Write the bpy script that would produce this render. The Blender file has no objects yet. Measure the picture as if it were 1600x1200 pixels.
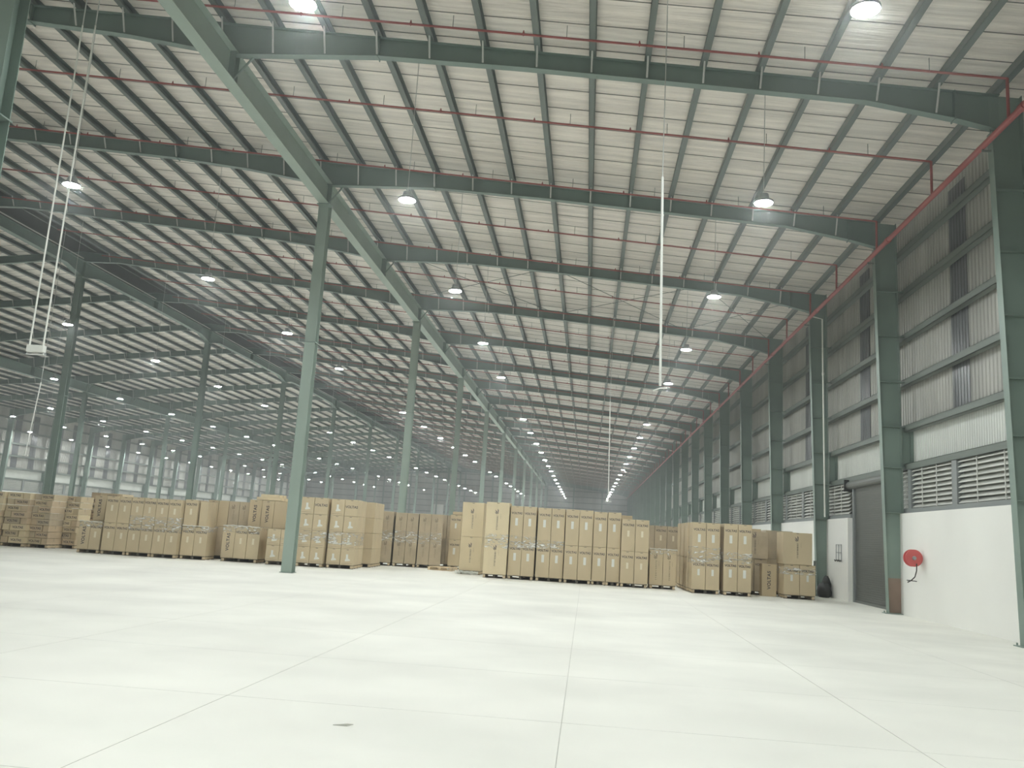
import bpy, math, random
from mathutils import Matrix, Vector
random.seed(7)
sc = bpy.context.scene
COL = sc.collection

# ------------------------------------------------------------------ camera, world, exposure
cam_d = bpy.data.cameras.new('camera')
cam_d.sensor_fit = 'HORIZONTAL'; cam_d.sensor_width = 36.0
cam_d.lens = 1353.97 * 36.0 / 1600.0
cam_d.clip_start = 0.1; cam_d.clip_end = 600
cam = bpy.data.objects.new('camera', cam_d); COL.objects.link(cam)
R = Vector((0.99453573, 0.08449367, 0.06131481)); U = Vector((-0.04576491, -0.1750224, 0.98350025)); F = Vector((-0.09383101, 0.9809322, 0.17019918))
cam.matrix_world = Matrix(((R.x, U.x, -F.x, 0), (R.y, U.y, -F.y, 0), (R.z, U.z, -F.z, 1.66), (0, 0, 0, 1)))
sc.camera = cam

world = bpy.data.worlds.new('world'); sc.world = world
world.use_nodes = True
world.node_tree.nodes['Background'].inputs[0].default_value = (0.02, 0.03, 0.05, 1)
world.node_tree.nodes['Background'].inputs[1].default_value = 0.3
HAZE = 0.0024
wv = world.node_tree.nodes.new('ShaderNodeVolumeScatter'); wv.inputs['Density'].default_value = HAZE; wv.inputs['Anisotropy'].default_value = 0.75
wv.inputs['Color'].default_value = (0.96, 1.0, 1.0, 1)
world.node_tree.links.new(wv.outputs[0], world.node_tree.nodes['World Output'].inputs['Volume'])
sc.view_settings.view_transform = 'Standard'
sc.view_settings.look = 'None'
sc.view_settings.gamma = 1.0
sc.view_settings.use_curve_mapping = False
sc.view_settings.exposure = 0.09
LAMP_STRENGTH = 640.0
sc.cycles.max_bounces = 8
sc.cycles.diffuse_bounces = 5
sc.cycles.use_adaptive_sampling = True
sc.cycles.adaptive_threshold = 0.06
sc.cycles.transparent_max_bounces = 12
sc.cycles.sample_clamp_indirect = 6.0
sc.cycles.use_light_tree = True

# ------------------------------------------------------------------ site measures (metres; x right, y down the hall, z up)
S = 8.25; Y1 = 19.473
def FY(n): return Y1 + S * (n - 1)
YF, YB = -9.0, 201.4            # wall behind the camera, far end wall
XA, XB, XC = -9.49, -28.65, -47.81
def zt(x):                      # top of the rafters
    return 13.12 + 0.09 * (28.65 - abs(x + 28.65)) - 0.0 if False else 13.12 - 0.09 * (abs(x + 28.65) - 28.65)
SLOPE = math.atan(0.09)
def L2(x): return -57.3 - x     # mirror about the ridge
ORD = ['', 'first', 'second', 'third', 'fourth', 'fifth', 'sixth', 'seventh', 'eighth', 'ninth', 'tenth', 'eleventh', 'twelfth',
       'thirteenth', 'fourteenth', 'fifteenth', 'sixteenth', 'seventeenth', 'eighteenth', 'nineteenth', 'twentieth',
       'twenty-first', 'twenty-second', 'twenty-third', 'twenty-fourth', 'twenty-fifth']
def ordn(i):
    if i < len(ORD): return ORD[i]
    tens = {2: 'twenty', 3: 'thirty', 4: 'forty', 5: 'fifty'}[i // 10]
    return tens + '-' + ORD[i % 10] if i % 10 else {3: 'thirtieth', 4: 'fortieth', 5: 'fiftieth'}[i // 10]

# ------------------------------------------------------------------ materials
def mat(name, color, rough=0.6, metal=0.0, noise=None, bump=None, emit=None, spec=0.5):
    m = bpy.data.materials.new(name); m.use_nodes = True
    nt = m.node_tree; N = nt.nodes; Lk = nt.links
    b = N['Principled BSDF']
    b.inputs['Base Color'].default_value = (*color, 1)
    b.inputs['Roughness'].default_value = rough
    b.inputs['Metallic'].default_value = metal
    b.inputs['Specular IOR Level'].default_value = spec
    tc = None
    def coords(scale):
        g = N.new('ShaderNodeNewGeometry'); mp = N.new('ShaderNodeMapping')
        mp.inputs['Scale'].default_value = scale
        Lk.new(g.outputs['Position'], mp.inputs['Vector']); return mp
    if noise:
        scale, amt, detail = noise
        mp = coords(scale)
        n = N.new('ShaderNodeTexNoise'); n.inputs['Scale'].default_value = 1.0; n.inputs['Detail'].default_value = detail
        Lk.new(mp.outputs[0], n.inputs['Vector'])
        mr = N.new('ShaderNodeMapRange'); mr.inputs['From Min'].default_value = 0.3; mr.inputs['From Max'].default_value = 0.7
        mr.inputs['To Min'].default_value = 1 - amt; mr.inputs['To Max'].default_value = 1 + amt * 0.5
        Lk.new(n.outputs['Fac'], mr.inputs['Value'])
        hs = N.new('ShaderNodeHueSaturation'); hs.inputs['Color'].default_value = (*color, 1)
        Lk.new(mr.outputs[0], hs.inputs['Value']); Lk.new(hs.outputs[0], b.inputs['Base Color'])
    if bump:
        scale, dist, detail = bump
        mp = coords(scale)
        n = N.new('ShaderNodeTexNoise'); n.inputs['Scale'].default_value = 1.0; n.inputs['Detail'].default_value = detail
        Lk.new(mp.outputs[0], n.inputs['Vector'])
        bp = N.new('ShaderNodeBump'); bp.inputs['Distance'].default_value = dist; bp.inputs['Strength'].default_value = 1.0
        Lk.new(n.outputs['Fac'], bp.inputs['Height']); Lk.new(bp.outputs[0], b.inputs['Normal'])
    if emit:
        b.inputs['Emission Color'].default_value = (*emit[0], 1); b.inputs['Emission Strength'].default_value = emit[1]
    return m

GREEN = (0.205, 0.268, 0.232)
M = {}
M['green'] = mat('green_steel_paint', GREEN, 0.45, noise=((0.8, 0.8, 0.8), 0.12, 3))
M['greenlit'] = mat('lit_green_steel_paint', (0.31, 0.385, 0.335), 0.5, noise=((0.8, 0.8, 0.5), 0.1, 3))  # lit copy of the green steel paint, the brightness put into the colour
M['greenrafter'] = mat('green_rafter_paint', (0.175, 0.235, 0.21), 0.5, noise=((0.5, 0.5, 0.5), 0.12, 3))
M['purlin'] = mat('purlin_primer', (0.15, 0.178, 0.168), 0.5, noise=((0.5, 0.12, 0.5), 0.18, 3))
M['girt'] = mat('girt_primer', (0.16, 0.185, 0.165), 0.55, noise=((0.5, 0.2, 0.5), 0.15, 3))
M['insul'] = mat('roof_insulation_facing', (0.87, 0.82, 0.76), 0.34, metal=0.15, noise=((0.35, 4.5, 0.3), 0.20, 4), bump=((0.6, 8.0, 0.5), 0.055, 3), spec=0.5)
M['seam'] = mat('seam_tape', (0.22, 0.215, 0.2), 0.5)
M['concrete'] = mat('power_floated_concrete', (0.80, 0.797, 0.735), 0.62, noise=((0.38, 0.42, 1), 0.12, 8), spec=0.3)
M['joint'] = mat('joint_bed', (0.54, 0.54, 0.49), 0.9)
M['plaster'] = mat('white_plaster', (0.84, 0.84, 0.80), 0.7, noise=((0.6, 0.6, 0.4), 0.05, 4))
M['sheet'] = mat('grey_wall_sheeting', (0.42, 0.42, 0.385), 0.42, noise=((0.5, 0.7, 0.16), 0.22, 4))
M['sheetwhite'] = mat('white_liner_sheet', (0.62, 0.64, 0.60), 0.45, noise=((0.5, 0.7, 0.3), 0.08, 3))
M['strip'] = mat('dark_translucent_sheet', (0.12, 0.125, 0.13), 0.3, noise=((0.5, 3.0, 0.3), 0.15, 2))
M['louvre'] = mat('louvre_blade_metal', (0.60, 0.61, 0.57), 0.4)
M['louvreback'] = mat('louvre_mesh_back', (0.30, 0.31, 0.29), 0.7)
M['frame'] = mat('louvre_frame_grey', (0.24, 0.26, 0.255), 0.5)
M['shutter'] = mat('grey_shutter_steel', (0.14, 0.148, 0.135), 0.45, noise=((0.4, 0.4, 0.5), 0.15, 3))
M['red'] = mat('red_pipe_paint', (0.33, 0.085, 0.08), 0.5, noise=((0.6, 0.6, 0.6), 0.12, 2))
M['redreel'] = mat('red_reel_paint', (0.52, 0.10, 0.095), 0.45)
M['white'] = mat('white_conduit', (0.82, 0.83, 0.78), 0.5)
M['wire'] = mat('galvanised_wire', (0.55, 0.56, 0.54), 0.4)
M['black'] = mat('black_rubber', (0.03, 0.032, 0.03), 0.6)
M['dark'] = mat('vent_lining', (0.10, 0.105, 0.105), 0.7)
M['housing'] = mat('lamp_housing', (0.30, 0.32, 0.32), 0.4)
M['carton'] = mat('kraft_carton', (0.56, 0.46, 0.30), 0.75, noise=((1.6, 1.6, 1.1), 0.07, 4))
M['cartonpale'] = mat('pale_kraft_carton', (0.70, 0.59, 0.39), 0.75, noise=((1.6, 1.6, 1.1), 0.06, 4))
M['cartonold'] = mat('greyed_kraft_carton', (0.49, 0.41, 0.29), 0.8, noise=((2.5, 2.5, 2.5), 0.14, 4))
M['cartonflat'] = mat('tan_kraft_carton', (0.57, 0.45, 0.30), 0.75, noise=((2.0, 2.0, 2.5), 0.10, 4))
M['tape'] = mat('carton_tape', (0.38, 0.30, 0.20), 0.4)
M['ink'] = mat('printed_ink', (0.075, 0.062, 0.075), 0.7)
M['inkfade'] = mat('faded_printed_ink', (0.22, 0.175, 0.125), 0.8)
M['label'] = mat('white_paper_label', (0.72, 0.73, 0.68), 0.6)
M['wood'] = mat('pallet_wood', (0.62, 0.50, 0.33), 0.8, noise=((6, 6, 6), 0.25, 4))
M['woodshade'] = mat('shade_dark_pallet_wood', (0.09, 0.08, 0.06), 0.85, noise=((5, 5, 5), 0.2, 4))  # shade in the pallet openings painted into the wood as a dark colour
M['rust'] = mat('brown_primer', (0.26, 0.185, 0.145), 0.7, noise=((3, 3, 1.5), 0.15, 4))
M['lamp'] = mat('lamp_diffuser', (0.9, 0.9, 0.9), 0.4, emit=((0.95, 1.0, 0.99), LAMP_STRENGTH))
# stretch film: thin, mostly clear, crinkled and glossy, white patches paint in its glints
fm = bpy.data.materials.new('stretch_film'); fm.use_nodes = True
nt = fm.node_tree; nt.nodes.clear()
out = nt.nodes.new('ShaderNodeOutputMaterial'); mix = nt.nodes.new('ShaderNodeMixShader')
tr = nt.nodes.new('ShaderNodeBsdfTransparent'); pb = nt.nodes.new('ShaderNodeBsdfPrincipled')
tr.inputs[0].default_value = (0.97, 0.97, 0.96, 1)
pb.inputs['Base Color'].default_value = (0.93, 0.93, 0.90, 1); pb.inputs['Roughness'].default_value = 0.12
g = nt.nodes.new('ShaderNodeNewGeometry'); mp = nt.nodes.new('ShaderNodeMapping'); mp.inputs['Scale'].default_value = (3.5, 3.5, 11)
nz = nt.nodes.new('ShaderNodeTexNoise'); nz.inputs['Scale'].default_value = 1.0; nz.inputs['Detail'].default_value = 4; nz.inputs['Distortion'].default_value = 1.5
bm_ = nt.nodes.new('ShaderNodeBump'); bm_.inputs['Distance'].default_value = 0.12
cr = nt.nodes.new('ShaderNodeMapRange'); cr.inputs['From Min'].default_value = 0.51; cr.inputs['From Max'].default_value = 0.64
cr.inputs['To Min'].default_value = 0.05; cr.inputs['To Max'].default_value = 0.9
nt.links.new(g.outputs['Position'], mp.inputs[0]); nt.links.new(mp.outputs[0], nz.inputs['Vector'])
nt.links.new(nz.outputs['Fac'], bm_.inputs['Height']); nt.links.new(bm_.outputs[0], pb.inputs['Normal'])
nt.links.new(nz.outputs['Fac'], cr.inputs['Value']); nt.links.new(cr.outputs[0], mix.inputs[0])
nt.links.new(tr.outputs[0], mix.inputs[1]); nt.links.new(pb.outputs[0], mix.inputs[2]); nt.links.new(mix.outputs[0], out.inputs[0])
M['film'] = fm

# ------------------------------------------------------------------ mesh helpers
class MB:
    def __init__(s): s.v = []; s.f = []
    def box(s, x0, x1, y0, y1, z0, z1):
        b = len(s.v)
        s.v += [(x0, y0, z0), (x1, y0, z0), (x1, y1, z0), (x0, y1, z0), (x0, y0, z1), (x1, y0, z1), (x1, y1, z1), (x0, y1, z1)]
        s.f += [tuple(b + i for i in q) for q in ((0, 3, 2, 1), (4, 5, 6, 7), (0, 1, 5, 4), (1, 2, 6, 5), (2, 3, 7, 6), (3, 0, 4, 7))]
        return s
    def hexa(s, p):            # eight corners: bottom four, top four
        b = len(s.v); s.v += [tuple(q) for q in p]
        s.f += [tuple(b + i for i in q) for q in ((0, 3, 2, 1), (4, 5, 6, 7), (0, 1, 5, 4), (1, 2, 6, 5), (2, 3, 7, 6), (3, 0, 4, 7))]
        return s
    def tube(s, pts, r, n=8, cap=True):
        pts = [Vector(p) for p in pts]; b0 = len(s.v)
        for i, p in enumerate(pts):
            d = (pts[min(i + 1, len(pts) - 1)] - pts[max(i - 1, 0)]).normalized()
            a = d.cross(Vector((0, 0, 1)));
            if a.length < 1e-3: a = d.cross(Vector((0, 1, 0)))
            a.normalize(); c = d.cross(a)
            for k in range(n):
                t = 2 * math.pi * k / n
                s.v.append(tuple(p + a * math.cos(t) * r + c * math.sin(t) * r))
        for i in range(len(pts) - 1):
            for k in range(n):
                a0 = b0 + i * n + k; a1 = b0 + i * n + (k + 1) % n
                s.f.append((a0, a1, a1 + n, a0 + n))
        if cap:
            s.f.append(tuple(b0 + k for k in range(n))[::-1]); e = b0 + (len(pts) - 1) * n
            s.f.append(tuple(e + k for k in range(n)))
        return s
    def lathe(s, prof, n=16, axis='z', c=(0, 0, 0)):
        b0 = len(s.v)
        for (r, h) in prof:
            for k in range(n):
                t = 2 * math.pi * k / n; a, b = r * math.cos(t), r * math.sin(t)
                s.v.append((c[0] + a, c[1] + b, c[2] + h) if axis == 'z' else (c[0] + a, c[1] + h, c[2] + b))
        for i in range(len(prof) - 1):
            for k in range(n):
                a0 = b0 + i * n + k; a1 = b0 + i * n + (k + 1) % n
                s.f.append((a0, a1, a1 + n, a0 + n))
        s.f.append(tuple(b0 + k for k in range(n))[::-1]); e = b0 + (len(prof) - 1) * n
        s.f.append(tuple(e + k for k in range(n)))
        return s
    def mirror(s): s.v = [(L2(x), y, z) for x, y, z in s.v]; s.f = [f[::-1] for f in s.f]; return s
    def mesh(s, name, m):
        me = bpy.data.meshes.new(name); me.from_pydata(s.v, [], s.f); me.update()
        me.materials.append(M[m] if isinstance(m, str) else m); return me

def link(name, me, parent=None, loc=None, rot=None):
    o = bpy.data.objects.new(name, me); COL.objects.link(o)
    if parent: o.parent = parent
    if loc is not None: o.location = loc
    if rot is not None: o.rotation_euler = rot
    return o
def thing(name, label, cat, loc=(0, 0, 0), rz=0, group=None, me=None):
    o = link(name, me, None, loc, (0, 0, rz)); o['label'] = label; o['category'] = cat
    if group: o['group'] = group
    return o
def struct(name, me, loc=(0, 0, 0)):
    o = link(name, me, None, loc); o['kind'] = 'structure'; return o
def stuff(o): o['kind'] = 'stuff'; return o
def bevel(o, w=0.008, seg=1):
    md = o.modifiers.new('soft_edges', 'BEVEL'); md.width = w; md.segments = seg; md.limit_method = 'ANGLE'; return o

# ------------------------------------------------------------------ floor: slabs with recessed joints
SX = [-18.75 + 3.1 * i for i in range(10)]                # ... -3.25, -0.15, 2.95, 6.05, 9.15
SX = [-0.15 + 3.15 * k for k in range(-6, 3)] + [9.5]
SY = [2.9 + 2.7 * k for k in range(0, 12)]
mb = MB(); mb.box(-67.3, 9.95, YF, YB, -0.4, -0.006)
x0, x1, y0, y1 = SX[0], SX[-1], SY[0], SY[-1]
floor = struct('floor', mb.mesh('floor_bed', 'joint'))
mb = MB()
mb.box(-67.3, x0 - 0.006, YF, YB, -0.006, 0); mb.box(x0, 9.95, y1 + 0.006, YB, -0.006, 0)
mb.box(x0, 9.95, YF, y0 - 0.006, -0.006, 0); mb.box(x1 + 0.004, 9.95, y0, y1, -0.006, 0)
o = stuff(link('floor_finish', mb.mesh('floor_finish', 'concrete'), floor))
slabm = {}
for i in range(len(SX) - 1):
    for j in range(len(SY) - 1):
        w = round(SX[i + 1] - SX[i], 3)
        if w not in slabm:
            me = MB().box(0.003, w - 0.003, 0.003, 2.7 - 0.003, -0.006, 0).mesh('slab', 'concrete')
            me.materials.append(M['joint'])
            for p in me.polygons: p.material_index = 0 if p.normal.z > .5 else 1
            slabm[w] = me
        link('slab', slabm[w], floor, (SX[i], SY[j], 0))

# ------------------------------------------------------------------ ceiling: sheet, insulation widths, purlins, ridge vent
PZ = 0.22
def roofz(x): return zt(x) + PZ
mb = MB()
for a, b in ((XB + 1.25, 9.98), (L2(9.98), XB - 1.25)):
    za, zb = roofz(a) + 0.08, roofz(b) + 0.08
    mb.hexa([(a, YF, za), (b, YF, zb), (b, YB, zb), (a, YB, za), (a, YF, za + .05), (b, YF, zb + .05), (b, YB, zb + .05), (a, YB, za + .05)])
ceil = struct('ceiling', mb.mesh('roof_sheet', 'insul'))
PW = S / 8
def panel_mesh(w, seed):
    rnd = random.Random(seed); prof = [(0.006, 0.03), (0.014, 0.0), (0.16, -0.012), (0.34, -0.006), (0.52, -0.016), (0.70, -0.008), (0.88, -0.012), (w - 0.014, 0.0), (w - 0.006, 0.03)]
    xs = [XB + 1.25 + (9.95 - XB - 1.25) * i / 56 for i in range(57)]
    v, f = [], []
    for x in xs:
        for k, (y, dz) in enumerate(prof):
            j = rnd.uniform(-.007, .007) if 1 < k < len(prof) - 2 else 0
            v.append((x, y + (rnd.uniform(-.012, .012) if 1 < k < len(prof) - 2 else 0), roofz(x) + 0.02 + dz + j))
    n = len(prof)
    for i in range(len(xs) - 1):
        for k in range(n - 1):
            a = i * n + k; f.append((a, a + n, a + n + 1, a + 1))
    me = bpy.data.meshes.new('insulation_panel'); me.from_pydata(v, [], f); me.update(); me.materials.append(M['insul'])
    mv = [(L2(x), y, z) for x, y, z in v]
    me2 = bpy.data.meshes.new('insulation_panel_mirror'); me2.from_pydata(mv, [], [q[::-1] for q in f]); me2.update(); me2.materials.append(M['insul'])
    return me, me2
PM = [panel_mesh(PW, s) for s in range(5)]
ystart = FY(0)
for i in range(8 * 12):
    a, b = PM[(i * 3) % 5]
    link('insulation_panel', a, ceil, (0, ystart + PW * i, 0)); link('insulation_panel', b, ceil, (0, ystart + PW * i, 0))
# beyond the twelfth bay and over the camera the widths are joined into one part
yb_far = ystart + PW * 96
v, f = [], []
for side in (0, 1):
    ys = [y for y in [YF + PW * k for k in range(200)] if y < ystart - 0.05] + [yb_far + PW * k for k in range(200) if yb_far + PW * k < YB]
    for y in ys:
        for (a, b) in ((XB + 1.25, 9.95),):
            for (yy0, yy1, dz0, dz1) in ((y + .01, y + PW / 2, 0, -.012), (y + PW / 2, y + PW - .01, -.012, 0)):
                q = [(a, yy0, roofz(a) + .02 + dz0), (b, yy0, roofz(b) + .02 + dz0), (b, yy1, roofz(b) + .02 + dz1), (a, yy1, roofz(a) + .02 + dz1)]
                if side: q = [(L2(x), yy, z) for x, yy, z in q]
                k = len(v); v += q; f.append((k, k + 1, k + 2, k + 3))
me = bpy.data.meshes.new('far_insulation'); me.from_pydata(v, [], f); me.update(); me.materials.append(M['insul'])
stuff(link('far_insulation', me, ceil))
# dark seam wires below each width joint (joined, too thin to pick apart)
mb = MB()
for i in range(8 * 12 + 1):
    y = ystart + PW * i
    for a, b in ((XB + 1.3, 9.9), (L2(9.9), XB - 1.3)):
        za, zb = roofz(a) + .008, roofz(b) + .008
        mb.hexa([(a, y - .009, za), (b, y - .009, zb), (b, y + .009, zb), (a, y + .009, za), (a, y - .009, za + .02), (b, y - .009, zb + .02), (b, y + .009, zb + .02), (a, y + .009, za + .02)])
stuff(link('seam_wires', mb.mesh('seam_wires', 'seam'), ceil))

def purlin_mesh():
    mb = MB(); y0, y1 = YF, YB
    mb.box(-.075, -.063, y0, y1, 0, PZ); mb.box(-.075, .075, y0, y1, 0, .012); mb.box(-.075, .075, y0, y1, PZ - .012, PZ)
    mb.box(.063, .075, y0, y1, .012, .035)
    return mb.mesh('purlin', 'purlin')
pm = purlin_mesh()
PX = [-0.4 + 1.33 * k for k in range(-20, 8)]
for x in PX:
    link('purlin', pm, ceil, (x, 0, zt(x) + .003), (0, SLOPE, 0))
    link('purlin', pm, ceil, (L2(x), 0, zt(L2(x)) + .003), (0, -SLOPE, 0))
# ridge vent over the opening
mb = MB(); h0 = roofz(XB + 1.25) - .02
for s_ in (-1, 1):
    a = XB + 1.25 * s_; mb.box(min(a, a + .04 * s_), max(a, a + .04 * s_), YF, YB, h0 - .05, h0 + 1.15)
mb.hexa([(XB - 1.6, YF, h0 + 1.1), (XB, YF, h0 + 1.35), (XB, YB, h0 + 1.35), (XB - 1.6, YB, h0 + 1.1), (XB - 1.6, YF, h0 + 1.15), (XB, YF, h0 + 1.4), (XB, YB, h0 + 1.4), (XB - 1.6, YB, h0 + 1.15)])
mb.hexa([(XB, YF, h0 + 1.35), (XB + 1.6, YF, h0 + 1.1), (XB + 1.6, YB, h0 + 1.1), (XB, YB, h0 + 1.35), (XB, YF, h0 + 1.4), (XB + 1.6, YF, h0 + 1.15), (XB + 1.6, YB, h0 + 1.15), (XB, YB, h0 + 1.4)])
link('ridge_vent', mb.mesh('ridge_vent', 'dark'), ceil)

# ------------------------------------------------------------------ side walls
def side_wall(name, left):
    fix = (lambda m: m.mirror()) if left else (lambda m: m)
    # ribbed sheeting from the sill up, one profile all along
    v, f = [], []
    prof = []
    y = YF
    while y < YB:
        prof += [(y, 9.95), (y + .14, 9.95), (y + .16, 9.92), (y + .19, 9.92)]; y += .21
    prof.append((min(y, YB), 9.95))
    ztop = zt(9.95) + .3
    for (yy, xx) in prof: v += [(xx, yy, 5.55), (xx, yy, ztop)]
    for i in range(len(prof) - 1): f.append((2 * i, 2 * i + 2, 2 * i + 3, 2 * i + 1))
    k0 = len(v)
    v += [(10.0, YF, 0), (10.0, YB, 0), (10.0, YB, ztop + .2), (10.0, YF, ztop + .2)]; f.append((k0, k0 + 1, k0 + 2, k0 + 3))
    if left: v = [(L2(x), y_, z) for x, y_, z in v]
    me = bpy.data.meshes.new(name); me.from_pydata(v, [], f); me.update(); me.materials.append(M['sheet'])
    w = struct(name, me)
    # white liner sheet between louvre head and third girt
    v, f = [], []; prof = []; y = YF
    while y < YB:
        prof += [(y, 9.90), (y + .10, 9.90), (y + .112, 9.885), (y + .128, 9.885)]; y += .14
    prof.append((min(y, YB), 9.90))
    for (yy, xx) in prof: v += [(xx, yy, 4.5), (xx, yy, 5.6)]
    for i in range(len(prof) - 1): f.append((2 * i, 2 * i + 2, 2 * i + 3, 2 * i + 1))
    if left: v = [(L2(x), y_, z) for x, y_, z in v]
    me = bpy.data.meshes.new('liner_sheet'); me.from_pydata(v, [], f); me.update(); me.materials.append(M['sheetwhite'])
    link('liner_sheet', me, w)
    # girts: C channels running past the columns
    for z in (4.42, 5.62, 7.07, 8.52, 9.97, 11.35):
        mb = MB(); mb.box(9.66, 9.672, YF, YB, z - .1, z + .1); mb.box(9.66, 9.86, YF, YB, z + .088, z + .1); mb.box(9.66, 9.86, YF, YB, z - .1, z - .088)
        link('girt', fix(mb).mesh('girt', 'girt'), w)
    mb = MB()
    for (p, q) in (((YF, YB),) if left else ((YF, 28.95), (33.1, YB))): mb.box(9.55, 9.88, p, q, 3.0, 3.02); mb.box(9.6, 9.66, p, q, 3.02, 3.14)
    link('sill_channel', fix(mb).mesh('sill_channel', 'frame'), w)
    # masonry, one piece per bay (door bay split)
    for n in range(-3, 23):
        a, b = max(FY(n), YF), min(FY(n + 1), YB)
        if b <= a: continue
        segs = [(a, b)]
        if not left and n == 2: segs = [(a, 28.95), (33.1, b)]
        for (p, q) in segs:
            link('masonry_panel', fix(MB().box(9.5, 9.94, p, q, 0, 3.0)).mesh('masonry_panel', 'plaster'), w)
    # dark strips, one or two per bay
    for n in range(-1, 23):
        ys = [(FY(n) + 4.05, FY(n) + 5.15)]
        if left: ys = [(FY(n) + 2.0, FY(n) + 3.0), (FY(n) + 5.2, FY(n) + 6.2)]
        for (p, q) in ys:
            mb = MB(); yy = p
            while yy < q - .05:
                mb.box(9.905, 9.93, yy, yy + .14, 5.72, zt(9.9) - .1); yy += .19
            mb.box(9.915, 9.935, p, q, 5.72, zt(9.9) - .1)
            link('dark_strip', fix(mb).mesh('dark_strip', 'strip'), w)
    # louvres
    mbb = MB(); mbb.box(9.9, 9.91, YF, YB, 3.1, 4.4)
    link('louvre_backing', fix(mbb).mesh('louvre_backing', 'louvreback'), w)
    far = MB(); farf = MB()
    for n in range(-1, 23):
        base = FY(n)
        pans = [(base + .30, base + 4.42), (base + 4.78, base + 7.72), (base + 8.0, base + 8.5)]
        if not left and n == 2: pans = [(base + 5.9, base + 8.5)]
        bladem = {}
        for (p, q) in pans:
            for k in range(9):
                z = 3.2 + .135 * k
                b = MB().hexa([(9.70, p, z - .012), (9.712, p, z - .012), (9.712, q, z - .012), (9.70, q, z - .012), (9.80, p, z + .085), (9.812, p, z + .085), (9.812, q, z + .085), (9.80, q, z + .085)])
                b.box(9.69, 9.712, p, q, z - .03, z - .005)
                if left or n > 6:
                    i0 = len(far.v); far.v += b.v; far.f += [tuple(i0 + t for t in ff) for ff in b.f]
                else:
                    link('louvre_blade', b.mesh('louvre_blade', 'louvre'), w)
            fr = MB()
            for yy in (p + (q - p) * .36, p + (q - p) * .72):
                if q - p > 1: fr.box(9.672, 9.69, yy - .015, yy + .015, 3.14, 4.36)
            if fr.v:
                if left or n > 6: i0 = len(farf.v); farf.v += fr.v; farf.f += [tuple(i0 + t for t in ff) for ff in fr.f]
                else: link('louvre_stay', fr.mesh('louvre_stay', 'louvre'), w)
        mul = [(base + 4.44, base + 4.76), (base + 7.74, base + 7.98)]
        if not left and n == 2: mul = []
        for (p, q) in mul:
            link('mullion', fix(MB().box(9.66, 9.86, p, q, 3.12, 4.34)).mesh('mullion', 'frame'), w)
    stuff(link('far_louvre_blades', fix(far).mesh('far_louvre_blades', 'louvre'), w))
    if farf.v: stuff(link('far_louvre_stays', fix(farf).mesh('far_louvre_stays', 'louvre'), w))
    return w
wr = side_wall('wall_right', False)
wl = side_wall('wall_left', True)

# far end wall
def end_wall(name, y, d):
    v, f = [], []
    xs = [L2(10.0), -57, -47, -38, XB, -20, -10, 0, 10.0]
    for x in xs: v += [(x, y, 0), (x, y, roofz(x) + (1.4 if x == XB else .1))]
    for i in range(len(xs) - 1): f.append((2 * i, 2 * i + 2, 2 * i + 3, 2 * i + 1))
    me = bpy.data.meshes.new(name); me.from_pydata(v, [], f); me.update(); me.materials.append(M['sheet'])
    w = struct(name, me)
    link('masonry_panel', MB().box(L2(9.95), 9.95, min(y, y - .3 * d), max(y, y - .3 * d), 0, 3.0).mesh('masonry_panel', 'plaster'), w)
    for k in range(9):
        z = 4.4 + 1.3 * k
        hx = 9.9 if z < 12.2 else 9.9 - (z - 12.1) / .09
        if hx < -27: continue
        link('girt', MB().box(L2(hx), hx, min(y - .28 * d, y - .06 * d), max(y - .28 * d, y - .06 * d), z - .08, z + .08).mesh('girt', 'girt'), w)
    return w
wb = end_wall('wall_far', YB, 1)
wf = end_wall('wall_near', YF, -1)
# white sheet added to stand in for a bright reflection on the far wall
link('glow_patch', MB().box(-36.2, -33.4, YB - .32, YB - .30, 3.6, 7.4).mesh('glow_patch', 'plaster'), wb)
for i, x in enumerate([3.1, -3.4, -9.5, -15.8, -22.2, -28.65, -35.1, -41.5, -47.8, -54.2, -60.6]):
    c = thing('wind_post', 'slim green steel post against the far end wall, %s from the right' % ordn(i + 1), 'post', (x, YB - .64, 0), 0, 'posts along the far end wall')
    h = zt(x) - .1
    mb = MB(); mb.box(-.006, .006, -.2, .2, 0, h); link('web', mb.mesh('web', 'green'), c)
    for s_ in (-1, 1): link('flange', MB().box(-.14, .14, .2 * s_ - .006, .2 * s_ + .006, 0, h).mesh('flange', 'green'), c)

# roller shutter between the second and third wall column
door = struct('door_1', None, (0, 0, 0))
mb = MB(); z = 0.05
while z < 4.05:
    mb.hexa([(9.74, 29.0, z), (9.76, 29.0, z), (9.76, 33.06, z), (9.74, 33.06, z), (9.725, 29.0, z + .05), (9.76, 29.0, z + .05), (9.76, 33.06, z + .05), (9.725, 33.06, z + .05)])
    mb.box(9.75, 9.762, 29.0, 33.06, z + .05, z + .075); z += .075
link('shutter_curtain', mb.mesh('shutter_curtain', 'shutter'), door)
link('bottom_rail', MB().box(9.70, 9.78, 29.0, 33.06, 0.0, .09).mesh('bottom_rail', 'shutter'), door)
for yy in (29.0, 33.03): link('guide_channel', MB().box(9.66, 9.82, yy - .06, yy + .06, 0, 4.05).mesh('guide_channel', 'frame'), door)
mb = MB()
mb.tube([(9.68, 29.0, 4.2), (9.68, 33.5, 4.2)], .15, 14)
link('roller_drum', mb.mesh('roller_drum', 'shutter'), door)
for yy in (28.98, 33.5): link('drum_bracket', MB().box(9.48, 9.9, yy - .02, yy + .02, 3.98, 4.42).mesh('drum_bracket', 'black'), door)

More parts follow.
